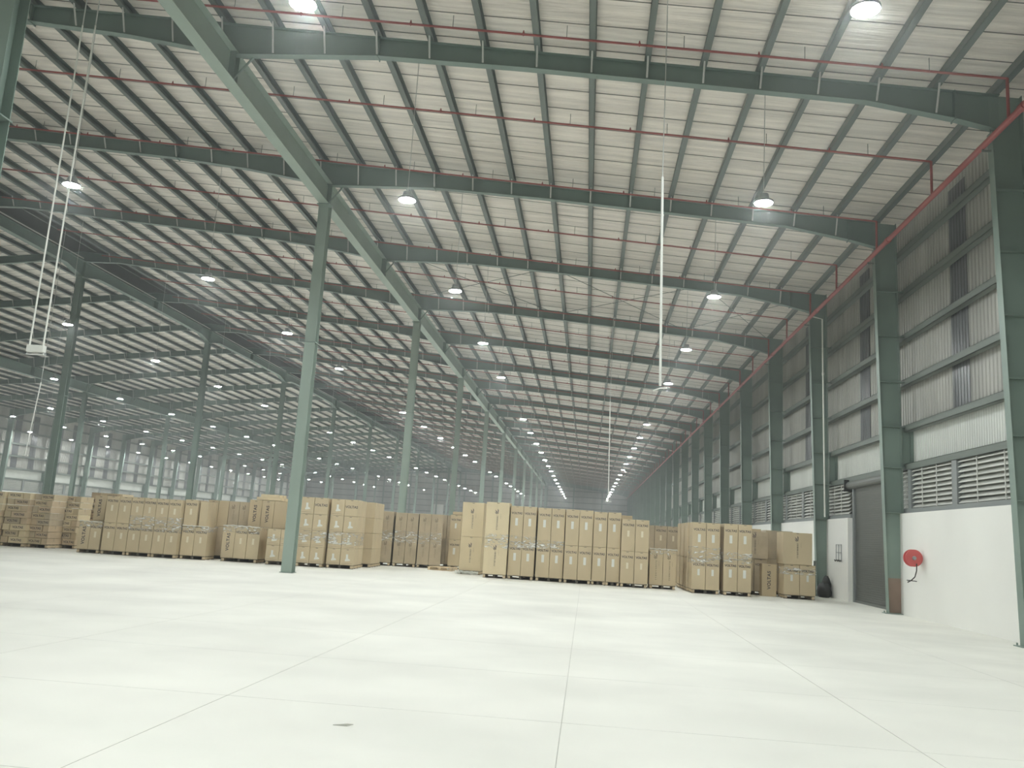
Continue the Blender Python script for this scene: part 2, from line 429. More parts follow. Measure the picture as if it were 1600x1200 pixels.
# ------------------------------------------------------------------ steel columns
def wall_col_meshes(left):
    fx = (lambda m: m.mirror()) if left else (lambda m: m)
    T = 11.25
    xi0, xi1, xo0, xo1 = 9.12, 8.80, 9.60, 9.46
    web = MB().hexa([(xi0, -.006, .02), (xo0, -.006, .02), (xo0, .006, .02), (xi0, .006, .02), (xi1, -.006, T), (xo1, -.006, T), (xo1, .006, T), (xi1, .006, T)])
    web.hexa([(xi1, -.006, T), (xo1, -.006, T), (xo1, .006, T), (xi1, .006, T), (xi1 - .02, -.006, zt(8.8)), (xo1, -.006, zt(9.4)), (xo1, .006, zt(9.4)), (xi1 - .02, .006, zt(8.8))])
    fi = MB().hexa([(xi0 - .012, -.13, .02), (xi0, -.13, .02), (xi0, .13, .02), (xi0 - .012, .13, .02), (xi1 - .012, -.13, T + .15), (xi1, -.13, T + .15), (xi1, .13, T + .15), (xi1 - .012, .13, T + .15)])
    fo = MB().hexa([(xo0, -.13, .02), (xo0 + .012, -.13, .02), (xo0 + .012, .13, .02), (xo0, .13, .02), (xo1, -.13, zt(9.4)), (xo1 + .012, -.13, zt(9.4)), (xo1 + .012, .13, zt(9.4)), (xo1, .13, zt(9.4))])
    st = []
    for z in (3.02, 4.4, 5.66, 7.07, 8.54, 10.0):
        t = z / T; a = xi0 + (xi1 - xi0) * t; b = 9.93 if z < 6 else 9.66
        st.append(MB().box(a, b, -.13, .0, z - .012, z + .012))
    br = MB().box(9.6, 9.88, -.012, .0, 4.42, 5.65); br.box(9.83, 9.9, -.14, .1, 4.42, 5.65)
    bp_ = MB().box(9.0, 9.8, -.2, .2, 0, .02)
    for sx in (9.06, 9.66):
        for sy in (-.16, .16): bp_.lathe([(.02, .02), (.02, .07)], 8, 'z', (sx, sy, 0))
    return dict(web=fx(web).mesh('web', 'green'), fi=fx(fi).mesh('inner_flange', 'green'), fo=fx(fo).mesh('outer_flange', 'green'),
                st=[fx(q).mesh('stiffener', 'green') for q in st], br=fx(br).mesh('bracket_box', 'green'), bp=fx(bp_).mesh('base_plate', 'green'))
for left in (False, True):
    W = wall_col_meshes(left)
    for n in range(0 if not left else 9, 24):
        side = 'left' if left else 'right'
        lab = 'tapered green steel column against the %s wall, %s from the camera' % (side, ordn(n if not left else n - 9))
        if n == (9 if left else 0): lab = 'tapered green steel column against the %s wall just outside the view' % side
        if not left and n == 2: lab = 'tapered green steel column with brown lower web between hose reel and roller shutter'
        c = thing('wall_column', lab, 'column', (0, FY(n) if n < 23 else YB - .9, 0), 0, 'columns along the %s wall' % side)
        cw_ = link('web', W['web'], c); link('inner_flange', W['fi'], c); link('outer_flange', W['fo'], c)
        for q in W['st']: link('stiffener', q, cw_)
        link('bracket_box', W['br'], c); link('base_plate', W['bp'], c)
        if not left and n == 2:
            o = link('brown_web_patch', MB().hexa([(9.135, -.012, .03), (9.59, -.012, .03), (9.59, -.0065, .03), (9.135, -.0065, .03), (9.115, -.012, 1.05), (9.575, -.012, 1.05), (9.575, -.0065, 1.05), (9.115, -.0065, 1.05)]).mesh('brown_web_patch', 'rust'), c)
            o['label'] = 'brown primer on the lower web'

def inner_column(x, y, top, lab, group, dk=''):
    c = thing('steel_column', lab, 'column', (x, y, 0), 0, group)
    for s_ in (-1, 1):
        link('flange', ICM[(s_, top, dk)], c)
    link('web', ICM[('w', top, dk)], c); link('base_plate', ICM['bp'], c); link('cap_plate', ICM['cap'], c, (0, 0, top - .02))
    link('splice_plate', ICM['sp'], c, (0, 0, 7.55))
ICM = {}
for top, dk, pm_ in ((12.42, '', 'greenlit'), (12.42, 'd', 'green'), (14.25, 'd', 'green')):  # first line takes the lit paint copy, the rest plain green
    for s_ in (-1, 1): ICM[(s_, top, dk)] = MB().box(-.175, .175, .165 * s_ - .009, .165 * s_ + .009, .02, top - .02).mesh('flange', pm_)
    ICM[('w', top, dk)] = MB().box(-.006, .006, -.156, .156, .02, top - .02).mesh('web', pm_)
b_ = MB().box(-.21, .21, -.21, .21, 0, .02)
ICM['bp'] = b_.mesh('base_plate', 'green')
ICM['cap'] = MB().box(-.24, .24, -.22, .22, 0, .02).mesh('cap_plate', 'green')
ICM['sp'] = MB().box(-.2, .2, -.2, .2, -.012, .012).mesh('splice_plate', 'green')
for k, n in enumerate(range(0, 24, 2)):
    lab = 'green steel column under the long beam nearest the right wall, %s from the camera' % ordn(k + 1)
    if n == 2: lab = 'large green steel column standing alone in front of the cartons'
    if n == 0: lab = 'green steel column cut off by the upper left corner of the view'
    inner_column(XA, FY(n) if n else 11.8, 12.42, lab, 'columns of the first line', '' if n else 'd')  # unlit corner column keeps the plain green
for k, n in enumerate(range(4, 24, 2)):
    inner_column(XB, FY(n), 14.25, 'green steel column under the dark ridge beam, %s from the camera' % ordn(k + 1), 'columns of the ridge line', 'd')
for k, n in enumerate(range(8, 24, 2)):
    inner_column(XC, FY(n), 12.42, 'green steel column of the line beyond the ridge, %s from the camera' % ordn(k + 1), 'columns of the far line', 'd')

# ------------------------------------------------------------------ roof frames
prof_r = [(9.0, 11.45), (8.0, 11.72), (6.0, 12.13), (3.0, 12.40), (-2.0, 12.86), (-5.7, 13.13), (-9.2, 13.14), (-9.8, 13.2), (-12.3, 13.66), (-15.0, 14.02), (-22.0, 14.66), (-26.5, 15.12), (-28.65, 15.14)]
def rafter_meshes(i0, i1, left):
    fx = (lambda m: m.mirror()) if left else (lambda m: m)
    P = prof_r[i0:i1 + 1]; web = MB(); bf = MB(); tf = MB()
    for (xa, za), (xb, zb) in zip(P[:-1], P[1:]):
        web.hexa([(xb, -.006, zb), (xa, -.006, za), (xa, .006, za), (xb, .006, zb), (xb, -.006, zt(xb)), (xa, -.006, zt(xa)), (xa, .006, zt(xa)), (xb, .006, zt(xb))])
        bf.hexa([(xb, -.11, zb - .012), (xa, -.11, za - .012), (xa, .11, za - .012), (xb, .11, zb - .012), (xb, -.11, zb), (xa, -.11, za), (xa, .11, za), (xb, .11, zb)])
        tf.hexa([(xb, -.11, zt(xb) - .012), (xa, -.11, zt(xa) - .012), (xa, .11, zt(xa) - .012), (xb, .11, zt(xb) - .012), (xb, -.11, zt(xb)), (xa, -.11, zt(xa)), (xa, .11, zt(xa)), (xb, .11, zt(xb))])
    return [(nm, fx(q).mesh(nm, 'greenrafter')) for nm, q in (('rafter_web', web), ('bottom_flange', bf), ('top_flange', tf))]
RM = rafter_meshes(0, 6, False) + rafter_meshes(6, 12, False) + rafter_meshes(6, 12, True) + rafter_meshes(0, 6, True)
def zbot(x):
    x = x if x > XB else L2(x)
    for (xa, za), (xb, zb) in zip(prof_r[:-1], prof_r[1:]):
        if xb <= x <= xa: return zb + (za - zb) * (x - xb) / (xa - xb)
    return 12
def brace(x):
    zb = zbot(x)
    return MB().tube([(x, -.12, zb + .02), (x, -.36, zt(x) + .05)], .024, 6)
BR = {x: brace(x).mesh('flange_brace', 'wire') for x in PX if x < 8.6}
allb = MB()
for x in PX:
    if x > 8.6: continue
    for xx in (x, L2(x)):
        b = brace(xx); i0 = len(allb.v); allb.v += b.v; allb.f += [tuple(i0 + t for t in ff) for ff in b.f]
ABM = allb.mesh('flange_braces', 'wire')
splice = MB().box(-.2, .2, -.02, .02, -.04, .62).mesh('haunch_plate', 'greenrafter')
for n in range(-1, 24):
    y = FY(n) if n < 23 else YB - .35
    fr = thing('roof_frame', ('dark green steel roof frame spanning the hall, %s from the camera' % ordn(n)) if n > 0 else ('dark green steel roof frame above the view, %s' % ('nearer' if n == 0 else 'behind the other')), 'roof beam', (0, y, 0), 0, 'roof frames')
    for nm, me in RM: link(nm, me, fr)
    if n in (1, 2, 3, 4):
        for x in PX:
            if x in BR: link('flange_brace', BR[x], fr)
    else: stuff(link('flange_braces', ABM, fr))
    for x in (8.0, -5.7, -15.0):
        link('splice_plate', MB().box(x - .012, x + .012, -.13, .13, zbot(x) - .05, zt(x)).mesh('splice_plate', 'greenrafter') if n == -1 else bpy.data.meshes['splice_%d' % round(x)], fr).data.name = 'splice_%d' % round(x)

# ------------------------------------------------------------------ long beams over the column lines
def long_beam(x, zb, ztop, haunch, desc, idx, mats='green', num=None):
    L = 2 * S
    if mats == 'green': mats = 'greenlit' if x == XA else 'greenrafter'  # beam of the first line takes the lit paint copy too
    c = thing('long_beam', 'green steel beam running down the hall %s, %s length from the camera' % (desc, ordn(num or idx + 1)), 'beam', (x, FY(2 * idx), 0), 0, 'beams over the columns ' + desc)
    key = (x,)
    if key not in LB:
        web, bf, tf = MB(), MB(), MB()
        P = [(0, zb - haunch), (1.6, zb - haunch * .1), (L / 2 - 1, zb), (L / 2 + 1, zb), (L - 1.6, zb - haunch * .1), (L, zb - haunch)] if haunch > 0 else [(0, zb), (L, zb)]
        for (ya, za), (yb, zb2) in zip(P[:-1], P[1:]):
            web.hexa([(-.006, ya, za), (.006, ya, za), (.006, yb, zb2), (-.006, yb, zb2), (-.006, ya, ztop), (.006, ya, ztop), (.006, yb, ztop), (-.006, yb, ztop)])
            bf.hexa([(-.17, ya, za), (.17, ya, za), (.17, yb, zb2), (-.17, yb, zb2), (-.17, ya, za + .016), (.17, ya, za + .016), (.17, yb, zb2 + .016), (-.17, yb, zb2 + .016)])
        tf.box(-.17, .17, 0, L, ztop, ztop + .016)
        kb = []
        for yy in (0.0, S):
            for s_ in (-1, 1): kb.append(MB().tube([(s_ * .1, yy + .02, zb + .1), (s_ * .75, yy + .12, zt(x + s_ * .7) - .45)], .03, 6).mesh('knee_brace', 'green'))
        stf = [MB().box(-.16, .16, yy - .006, yy + .006, zb - (haunch if yy in (0.05,) else 0) + .02, ztop) .mesh('stiffener', 'green') for yy in (0.05, S - .12, S + .12)]
        LB[key] = (web.mesh('web', mats), bf.mesh('bottom_flange', mats), tf.mesh('top_flange', mats), kb, stf)
    web, bf, tf, kb, stf = LB[key]
    lw_ = link('web', web, c); link('bottom_flange', bf, c); link('top_flange', tf, c)
    if x != XB:
        for q in kb: link('knee_brace', q, c)
    for q in stf: link('stiffener', q, lw_)
    return c
LB = {}
for i in range(0, 11):
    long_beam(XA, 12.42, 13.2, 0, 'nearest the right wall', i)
for i in range(1, 11):
    c = long_beam(XB, 14.62, 15.14, .38, 'under the ridge', i, 'greenrafter', i)
    for j in (0, 1):
        for (dx, zz) in ((.2, 15.2), (.85, 15.62)):
            me_ = MB().box(dx, dx + .05, .35 + j * S, S - .35 + j * S, zz, zz + .04)
            o = link('pale_edge_angle', me_.mesh('edge_angle', 'louvre' if dx < .5 else 'girt'), c)
for i in range(3, 11):
    long_beam(XC, 12.42, 13.2, 0, 'beyond the ridge', i, num=i - 2)

# rod bracing in the fourth bay
for k, (xa, xb) in enumerate([(-9.3, -2.0), (-2.0, 4.5), (4.5, 8.8)]):
    b = thing('rod_bracing', 'thin crossed steel rods under the roof, %s cross from the left, fourth roof bay' % ordn(k + 1), 'bracing', (0, 0, 0), 0, 'crossed roof rods')
    for (p, q) in ((xa, xb), (xb, xa)):
        link('rod', MB().tube([(p, FY(3) + .2, zt(p) - .15 - (.04 if p == xa else 0)), (q, FY(4) - .2, zt(q) - .15 - (.04 if p == xa else 0))], .014, 6).mesh('rod', 'girt'), b)

# ------------------------------------------------------------------ sprinkler pipes
mp_ = thing('sprinkler_main', 'thick red sprinkler pipe running along the right wall columns', 'pipe', (8.62, 0, 11.06))
link('pipe', MB().tube([(0, YF + .3, 0), (0, YB - .8, 0)], .072, 12).mesh('pipe', 'red'), mp_)
cm = MB().tube([(0, -.09, 0), (0, .09, 0)], .092, 12).mesh('coupling', 'red')
hm = MB().box(-.02, .25, -.02, .02, -.13, -.09).box(-.015, .015, -.015, .015, -.13, 0).mesh('hanger', 'girt')
for n in range(0, 23):
    link('coupling', cm, mp_, (0, FY(n) - 1.9, 0)); link('hanger', hm, mp_, (0, FY(n) - .02, 0))
ys = [14.3, 18.2, 22.43, 26.85, 31.3]
for n in range(3, 22): ys += [FY(n) - .9, FY(n) + 3.3]
pa, pb_ = 8.62, XB + 1.6
bm1 = MB().tube([(pa, 0, zt(pa) - .30), (pb_, 0, zt(pb_) - .30)], .027, 8).mesh('pipe', 'red')
bm2 = MB().tube([(pa, 0, 11.1), (pa, 0, zt(pa) - .30)], .035, 8).mesh('drop', 'red')
hg = MB()
x = 7.0
spr = MB()
while x > pb_:
    hg.tube([(x, 0, zt(x) - .3), (x, 0, zt(x) + .02)], .008, 5); spr.lathe([(.012, -.34 + zt(x - 1) + .0), (.03, -.28 + zt(x - 1)), (.01, -.2 + zt(x - 1))], 6, 'z', (x - 1, 0, 0)); x -= 2.66
hgm = hg.mesh('hangers', 'girt'); spm = spr.mesh('sprinkler_heads', 'red')
for i, y in enumerate(ys):
    yy = y
    b = thing('sprinkler_branch', ('thin red sprinkler pipe crossing under the roof, %s from the camera' % ordn(i)) if i else 'thin red sprinkler pipe crossing under the roof above the view', 'pipe', (0, yy, 0), 0, 'sprinkler branches')
    link('pipe', bm1, b); link('drop', bm2, b); stuff(link('hangers', hgm, b)); stuff(link('sprinkler_heads', spm, b))

# ------------------------------------------------------------------ high bay lamps
housing = MB().lathe([(.05, .22), (.11, .22), (.13, .11), (.225, .05), (.23, -.005), (.215, -.005), (.21, .0)], 20).mesh('housing', 'housing')
diff = MB().lathe([(.208, -.006), (.208, .002)], 20).mesh('diffuser', 'lamp')
cab = {}
rows = [(3.86, .70, 'nearest the right wall'), (-4.94, 1.12, 'second from the right wall'), (-13.7, .70, 'third from the right wall'),
        (-24.1, .77, 'just right of the ridge'), (-35.4, .95, 'just left of the ridge'), (-46.4, 1.2, 'sixth from the right wall'),
        (-55.6, 1.3, 'second from the left wall'), (-64.7, 1.0, 'nearest the left wall')]
for ri, (x, off, desc) in enumerate(rows):
    cnt = 0
    hgt = zt(x) + .228 - 9.85
    cabm = MB().tube([(0, 0, .2), (0, 0, hgt)], .009, 5).mesh('cable', 'wire')
    for n in range(-2, 22):
        y = FY(n) + off
        if n >= 0 and x / y < -.80: continue
        if n < 0 and ri > 3: continue
        if n == 5 and ri < 3: continue
        if ri == 3 and n == 7: continue
        if n >= 0: cnt += 1
        lab = 'white high bay lamp, %s from camera, row %s' % (ordn(cnt), desc) if n >= 0 else 'white high bay lamp %s behind the view, row %s' % ('just' if n == -1 else 'farther', desc)
        if ri == 0 and n == 0: y += .5
        o = thing('high_bay_lamp', lab, 'lamp', (x, y, 9.85), 0, 'high bay lamps')
        hh = link('housing', housing, o); link('diffuser', diff, hh); link('cable', cabm, o)

# ------------------------------------------------------------------ hanging conduits
o = thing('hanging_conduit', 'white vertical conduit hanging from the roof with a small curved blade below', 'conduit', (1.15, 15.0, 4.3))
link('rod', MB().tube([(0, 0, .05), (-.08, 0, 3.9)], .022, 8).mesh('rod', 'white'), o)
link('cord', MB().tube([(-.08, 0, 3.9), (-.1, 0, zt(1.1) - 4.3 + .225)], .009, 6).mesh('cord', 'wire'), o)
link('curved_blade', MB().hexa([(-.12, -.03, -.05), (.0, -.03, .0), (.0, .03, .0), (-.12, .03, -.05), (-.12, -.03, -.03), (.0, -.03, .02), (.0, .03, .02), (-.12, .03, -.03)]).hexa([(.0, -.03, .0), (.12, -.03, .005), (.12, .03, .005), (.0, .03, .0), (.0, -.03, .02), (.12, -.03, .03), (.12, .03, .03), (.0, .03, .02)]).mesh('curved_blade', 'white'), o)
o = thing('hanging_fixture', 'white box hung from the roof on two parallel white conduits', 'fixture', (-10.38, 15.0, 4.52))
for dx in (-.14, .13): 
    link('rod', MB().tube([(dx, 0, .06), (dx + .04, 0, 6.6)], .016, 8).mesh('rod', 'white'), o)
    link('cord', MB().tube([(dx + .04, 0, 6.6), (dx + .05, 0, zt(-10.4) - 4.52 + .225)], .012, 6).mesh('cord', 'wire'), o)
bevel(link('box', MB().box(-.17, .17, -.05, .05, -.07, .06).mesh('box', 'white'), o))
link('strap', MB().box(-.17, .17, -.03, .03, -.12, -.105).box(-.165, -.155, -.02, .02, -.11, -.07).box(.155, .165, -.02, .02, -.11, -.07).mesh('strap', 'wire'), o)
o = thing('hanging_conduit', 'thin white conduit with a small end plate hanging before the left wall', 'conduit', (-27.4, 40.0, 4.0))
link('rod', MB().tube([(0, 0, 0), (.25, 0, 3.6)], .025, 6).mesh('rod', 'white'), o)
link('cord', MB().tube([(.25, 0, 3.6), (.3, 0, zt(-27.1) - 3.79)], .012, 6).mesh('cord', 'wire'), o)
link('end_plate', MB().box(-.15, .15, -.03, .03, -.04, .0).mesh('end_plate', 'white'), o)
o = thing('hanging_conduit', 'thin white conduit hanging far down the main aisle above the cartons', 'conduit', (.9, 40.0, 3.4))
link('rod', MB().tube([(0, 0, 0), (-.1, 0, 4.6)], .022, 6).mesh('rod', 'white'), o)
link('cord', MB().tube([(-.1, 0, 4.6), (-.12, 0, zt(.8) - 3.4 + .225)], .012, 6).mesh('cord', 'wire'), o)
link('end_plate', MB().box(-.15, .15, -.03, .03, -.04, .0).mesh('end_plate', 'white'), o)
o = thing('down_pipe', 'white vertical pipe dropping from the red main beside the roller shutter', 'pipe', (9.05, 33.0, 3.05))
link('pipe', MB().tube([(.1, 1.9, 0), (.0, 1.9, 7.9), (-.43, 1.9, 8.0)], .03, 8).mesh('pipe', 'white'), o)
link('coupling', MB().tube([(.03, 1.9, 5.6), (.03, 1.9, 5.7)], .045, 8).mesh('coupling', 'white'), o)

# ------------------------------------------------------------------ hose reel and small things at the right wall
h = thing('hose_reel', 'red fire hose reel mounted beside the second green wall column', 'hose reel', (9.23, 25.95, 1.685))
dr_ = link('drum', MB().lathe([(.0, -.12), (.235, -.12), (.242, -.10), (.235, -.085), (.17, -.08), (.17, .06), (.235, .065), (.242, .08), (.235, .10), (0, .10)], 24, 'y').mesh('drum', 'redreel'), h)
link('hub', MB().lathe([(.0, -.16), (.05, -.16), (.06, -.12)], 12, 'y').mesh('hub', 'housing'), dr_)
link('wall_bracket', MB().box(-.02, .26, .10, .13, -.03, .03).box(.245, .265, .05, .18, -.12, .12).mesh('wall_bracket', 'frame'), h)
pts = [(.06, -.13, -.15), (.05, -.13, -.35), (.0, -.14, -.52), (-.1, -.14, -.62), (-.2, -.14, -.68)]
ho_ = link('hose', MB().tube(pts, .016, 8).mesh('hose', 'black'), h)
link('nozzle', MB().tube([(-.22, -.14, -.62), (.05, -.14, -.64)], .012, 8).mesh('nozzle', 'black'), ho_)
r_ = thing('wall_rack', 'small wire rack with hooks on the white pier left of the shutter', 'rack', (9.46, 34.15, 1.4))
mb = MB()
for yy in (-.35, 0, .35): mb.tube([(0, yy, 0), (0, yy, .62)], .012, 6)
for zz in (.05, .33, .62): mb.tube([(0, -.36, zz), (0, .36, zz)], .012, 6)
link('wire_frame', mb.mesh('wire_frame', 'frame'), r_)
for yy in (-.3, -.02, .3): link('hook', MB().tube([(0, yy, .05), (-.05, yy, 0), (-.07, yy, .06)], .02, 6).mesh('hook', 'black'), r_)
# dark slumped bundle at the foot of the third wall column
def lump(c, r, seed, name, m, parent):
    rnd = random.Random(seed); v, f = [], []; n, k = 14, 8
    for i in range(k + 1):
        t = math.pi * i / k
        for j in range(n):
            p = 2 * math.pi * j / n; q = 1 + rnd.uniform(-.12, .12)
            v.append((c[0] + r[0] * math.sin(t) * math.cos(p) * q, c[1] + r[1] * math.sin(t) * math.sin(p) * q, max(c[2] + r[2] * math.cos(t) * q, 0.0)))
    for i in range(k):
        for j in range(n): f.append((i * n + j, i * n + (j + 1) % n, (i + 1) * n + (j + 1) % n, (i + 1) * n + j))
    me = bpy.data.meshes.new(name); me.from_pydata(v, [], f); me.update(); me.materials.append(M[m])
    for p in me.polygons: p.use_smooth = True
    return link(name, me, parent)
s_ = thing('dark_sack', 'dark slumped sack at the foot of the third green wall column', 'sack', (9.2, 35.2, 0))
lump((0, 0, .22), (.26, .34, .34), 3, 'body', 'black', s_); lump((.10, .06, .5), (.16, .2, .3), 5, 'slumped_top', 'black', s_)
o = thing('leaning_plank', 'narrow pale plank standing against the third green wall column', 'plank', (8.95, 35.6, 0))
link('board', MB().hexa([(-.05, -.02, 0), (.05, -.02, 0), (.05, .02, 0), (-.05, .02, 0), (0, .16, 1.35), (.1, .16, 1.35), (.1, .2, 1.35), (0, .2, 1.35)]).mesh('board', 'girt'), o)
o = thing('floor_scrap', 'thin dark curled scrap lying on the bare concrete floor', 'scrap', (-1.95, 7.47, 0)); o.scale = (.7, .55, 1)
link('strip', MB().hexa([(-.12, -.02, 0), (.05, -.015, .0), (.05, .015, .0), (-.12, .0, 0), (-.12, -.02, .004), (.05, -.015, .02), (.05, .015, .02), (-.12, .0, .004)]).hexa([(.05, -.015, .0), (.12, .03, .012), (.12, .035, .012), (.05, .015, .0), (.05, -.015, .02), (.12, .03, .015), (.12, .035, .015), (.05, .015, .02)]).mesh('strip', 'joint'), o)

# ------------------------------------------------------------------ cartons
def text_mesh(body, size, m, rot=0.0, spacing=1.0):
    cu = bpy.data.curves.new('t', 'FONT'); cu.body = body; cu.size = size; cu.align_x = 'CENTER'; cu.align_y = 'CENTER'; cu.extrude = 0.0; cu.space_character = spacing; cu.offset = size * .03
    ob = bpy.data.objects.new('t', cu); COL.objects.link(ob)
    dg = bpy.context.evaluated_depsgraph_get(); dg.update()
    me = bpy.data.meshes.new_from_object(ob.evaluated_get(dg)); bpy.data.objects.remove(ob); bpy.data.curves.remove(cu)
    c, s = math.cos(rot), math.sin(rot)
    for v in me.vertices:
        x, y = v.co.x, v.co.y
        v.co = (x * c - y * s, 0, x * s + y * c)
    me.materials.clear(); me.materials.append(M[m]); return me
TX = {'word': text_mesh('VOLTAS', .112, 'ink'), 'wordv': text_mesh('VOLTAS', .165, 'ink', math.pi / 2, 1.12), 'wordflat': text_mesh('VOLTAS', .12, 'ink'),
      'wordbig': text_mesh('VOLTAS', .13, 'ink')}
def flat(polys, m, name):
    v, f = [], []
    for p in polys:
        k = len(v); v += [(x, 0, z) for x, z in p]; f.append(tuple(range(k, k + len(p))))
    me = bpy.data.meshes.new(name); me.from_pydata(v, [], f); me.update(); me.materials.append(M[m]); return me
def rect(x0, x1, z0, z1): return [(x0, z0), (x1, z0), (x1, z1), (x0, z1)]
LBL = flat([rect(-.05, .05, -.14, .14)], 'label', 'label')
LBLs = flat([rect(-.04, .04, -.11, .11)], 'label', 'label')
SHAPE = flat([[(-.05, .13), (.03, .13), (.035, -.02), (.11, -.06), (.12, -.10), (-.06, -.13), (-.08, -.10), (-.045, -.02)]], 'label', 'pale_print')
def glyphs(n, h, w, m, seed, leaf=True, leafc=None):
    rnd = random.Random(seed); P = []; z = -h / 2
    for i in range(n):
        g_ = h / n
        P += [rect(-w / 2, w / 2, z, z + g_ * .22), rect(-w / 2, -w / 2 + w * rnd.choice((.3, 1)), z + g_ * .4, z + g_ * .58)]
        z += g_
    if leaf:
        z0 = h / 2 + .03
        P += [[(-.10, z0 + .16), (-.03, z0 + .10), (.0, z0), (-.05, z0 + .05)], [(-.01, z0 + .20), (.03, z0 + .15), (.02, z0 + .01), (.0, z0 + .02)], [(-.11, z0 + .09), (-.05, z0 + .04), (-.02, z0 - .02), (-.08, z0 + .03)]]
    return flat(P, m, 'print')
EMB = glyphs(9, .55, .055, 'ink', 1); EMBs = glyphs(10, .18, .02, 'inkfade', 4, False)
FIG = glyphs(7, .36, .045, 'inkfade', 2)
FIGv = glyphs(11, .72, .05, 'inkfade', 3)
TICK = flat([rect(-.045, .045, -.008, .008)], 'ink', 'flap_mark')
SEAM = {}
CM = {}
def carton_mesh(w, d, h, m):
    k = (round(w, 3), round(d, 3), round(h, 3), m)
    if k not in CM:
        b = .006; v = []
        mb = MB()
        x, y, z = w / 2, d, h
        # body with softened vertical edges and a top flap line
        prof = [(-x + b, 0), (x - b, 0), (x, b), (x, y - b), (x - b, y), (-x + b, y), (-x, y - b), (-x, b)]
        n = 8
        for zz, ins in ((0, .004), (.006, 0), (h - .006, 0), (h, .004)):
            for (px, py) in prof:
                cx, cy = px * (1 - ins / max(x, .01)), (py - y / 2) * (1 - ins / max(y / 2, .01)) + y / 2
                mb.v.append((cx, cy, zz))
        for i in range(3):
            for k2 in range(n): mb.f.append((i * n + k2, i * n + (k2 + 1) % n, (i + 1) * n + (k2 + 1) % n, (i + 1) * n + k2))
        mb.f.append(tuple(range(n))[::-1]); mb.f.append(tuple(range(3 * n, 4 * n)))
        CM[k] = mb.mesh('carton', m)
    return CM[k]
TM = {}
def tape_mesh(w, d, h):
    k = (round(w, 3), round(d, 3), round(h, 3))
    if k not in TM:
        mb = MB().box(-w / 2 + .003, w / 2 - .003, d / 2 - .025, d / 2 + .025, h - .001, h + .0015)
        mb.box(-w / 2 - .0015, -w / 2 + .001, d / 2 - .025, d / 2 + .025, h - .12, h); mb.box(w / 2 - .001, w / 2 + .0015, d / 2 - .025, d / 2 + .025, h - .12, h)
        TM[k] = mb.mesh('tape', 'tape')
    return TM[k]
def carton(x, y, z, w, d, h, kind, label, group, m='carton', rz=0.0):
    """x,y: middle of the front face; front looks towards the camera"""
    o = thing('carton', label, 'box', (x, y, z), rz, group, carton_mesh(w, d, h, m))
    e = -.0025
    if kind == 'mark':
        link('wordmark', TX['word'], o, (0, e, h * .80)); link('paper_label', LBL if h > 1.1 else LBLs, o, (0, e, h * .56)); link('flap_mark', TICK, o, (0, e, h - .03))
    elif kind == 'faint':
        link('wordmark', TX['word'], o, (0, e, h * .82)); link('paper_label', LBLs, o, (0, e, h * .55)).data = FAINT; link('flap_mark', TICK, o, (0, e, h - .03))
    elif kind == 'side':
        link('wordmark', TX['wordv'], o, (0, e, h * .5)); link('flap_mark', TICK, o, (0, e, h - .05))
    elif kind == 'shape':
        link('pale_print', SHAPE, o, (0, e, h * .45)); link('flap_mark', TICK, o, (0, e, h - .03))
        link('base_line', flat([rect(-w * .42, w * .42, -.004, .004)], 'inkfade', 'base_line') if ('bl', w) not in SEAM else SEAM[('bl', w)], o, (0, e, h * .10))
    elif kind == 'word':
        link('wordmark', TX['wordbig'], o, (0, e, h * .55)); link('flap_mark', TICK, o, (0, e, h - .03))
    elif kind == 'emblem':
        link('print', EMB, o, (.0, e, h * .45)); link('side_text', EMBs, o, (.12, e, h * .62)); link('flap_mark', TICK, o, (0, e, h - .03))
    elif kind == 'figure':
        link('print', FIG, o, (0, e, h * .48))
    elif kind == 'figtext':
        link('print', FIGv, o, (0, e, h * .44)); link('side_text', EMBs, o, (.1, e, h * .62))
    elif kind == 'flat':
        link('wordmark', TX['wordflat'], o, (0, e, h * .5))
    if kind != 'flat': link('tape', tape_mesh(w, d, h), o)
    return o
M['faintlabel'] = mat('pale_carton_print', (0.72, 0.66, 0.52), 0.7)
FAINT = flat([rect(-.04, .04, -.11, .11)], 'faintlabel', 'faint_label')

board = MB().box(-.52, .52, 0, .09, 0, .02).mesh('deck_board', 'wood'); boardd = MB().box(-.52, .52, 0, .09, 0, .02).mesh('deck_board', 'woodshade')
strg = MB().box(-.045, .045, 0, 1.0, 0, .08).mesh('stringer', 'woodshade'); strgw = MB().box(-.045, .045, 0, 1.0, 0, .08).mesh('stringer', 'wood')
PAL = 'wooden pallets'
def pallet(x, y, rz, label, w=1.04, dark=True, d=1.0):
    o = thing('wooden_pallet', label, 'pallet', (x, y, 0), rz, PAL)
    sx = w / 1.04
    for k in range(5):
        q = link('deck_board', boardd if dark else board, o, (0, k * .2275 * d, .115)); q.scale = (sx, 1, 1)
    for k in (-1, 0, 1):
        q = link('stringer', strgw if (k or not dark) else strg, o, (k * .455 * sx, 0, .022 )); q.scale = (1, d, 1.16)
    for k in (0, 2, 4):
        q = link('base_board', boardd if dark else board, o, (0, k * .2275 * d, 0.002)); q.scale = (sx, 1, 1)
    return o
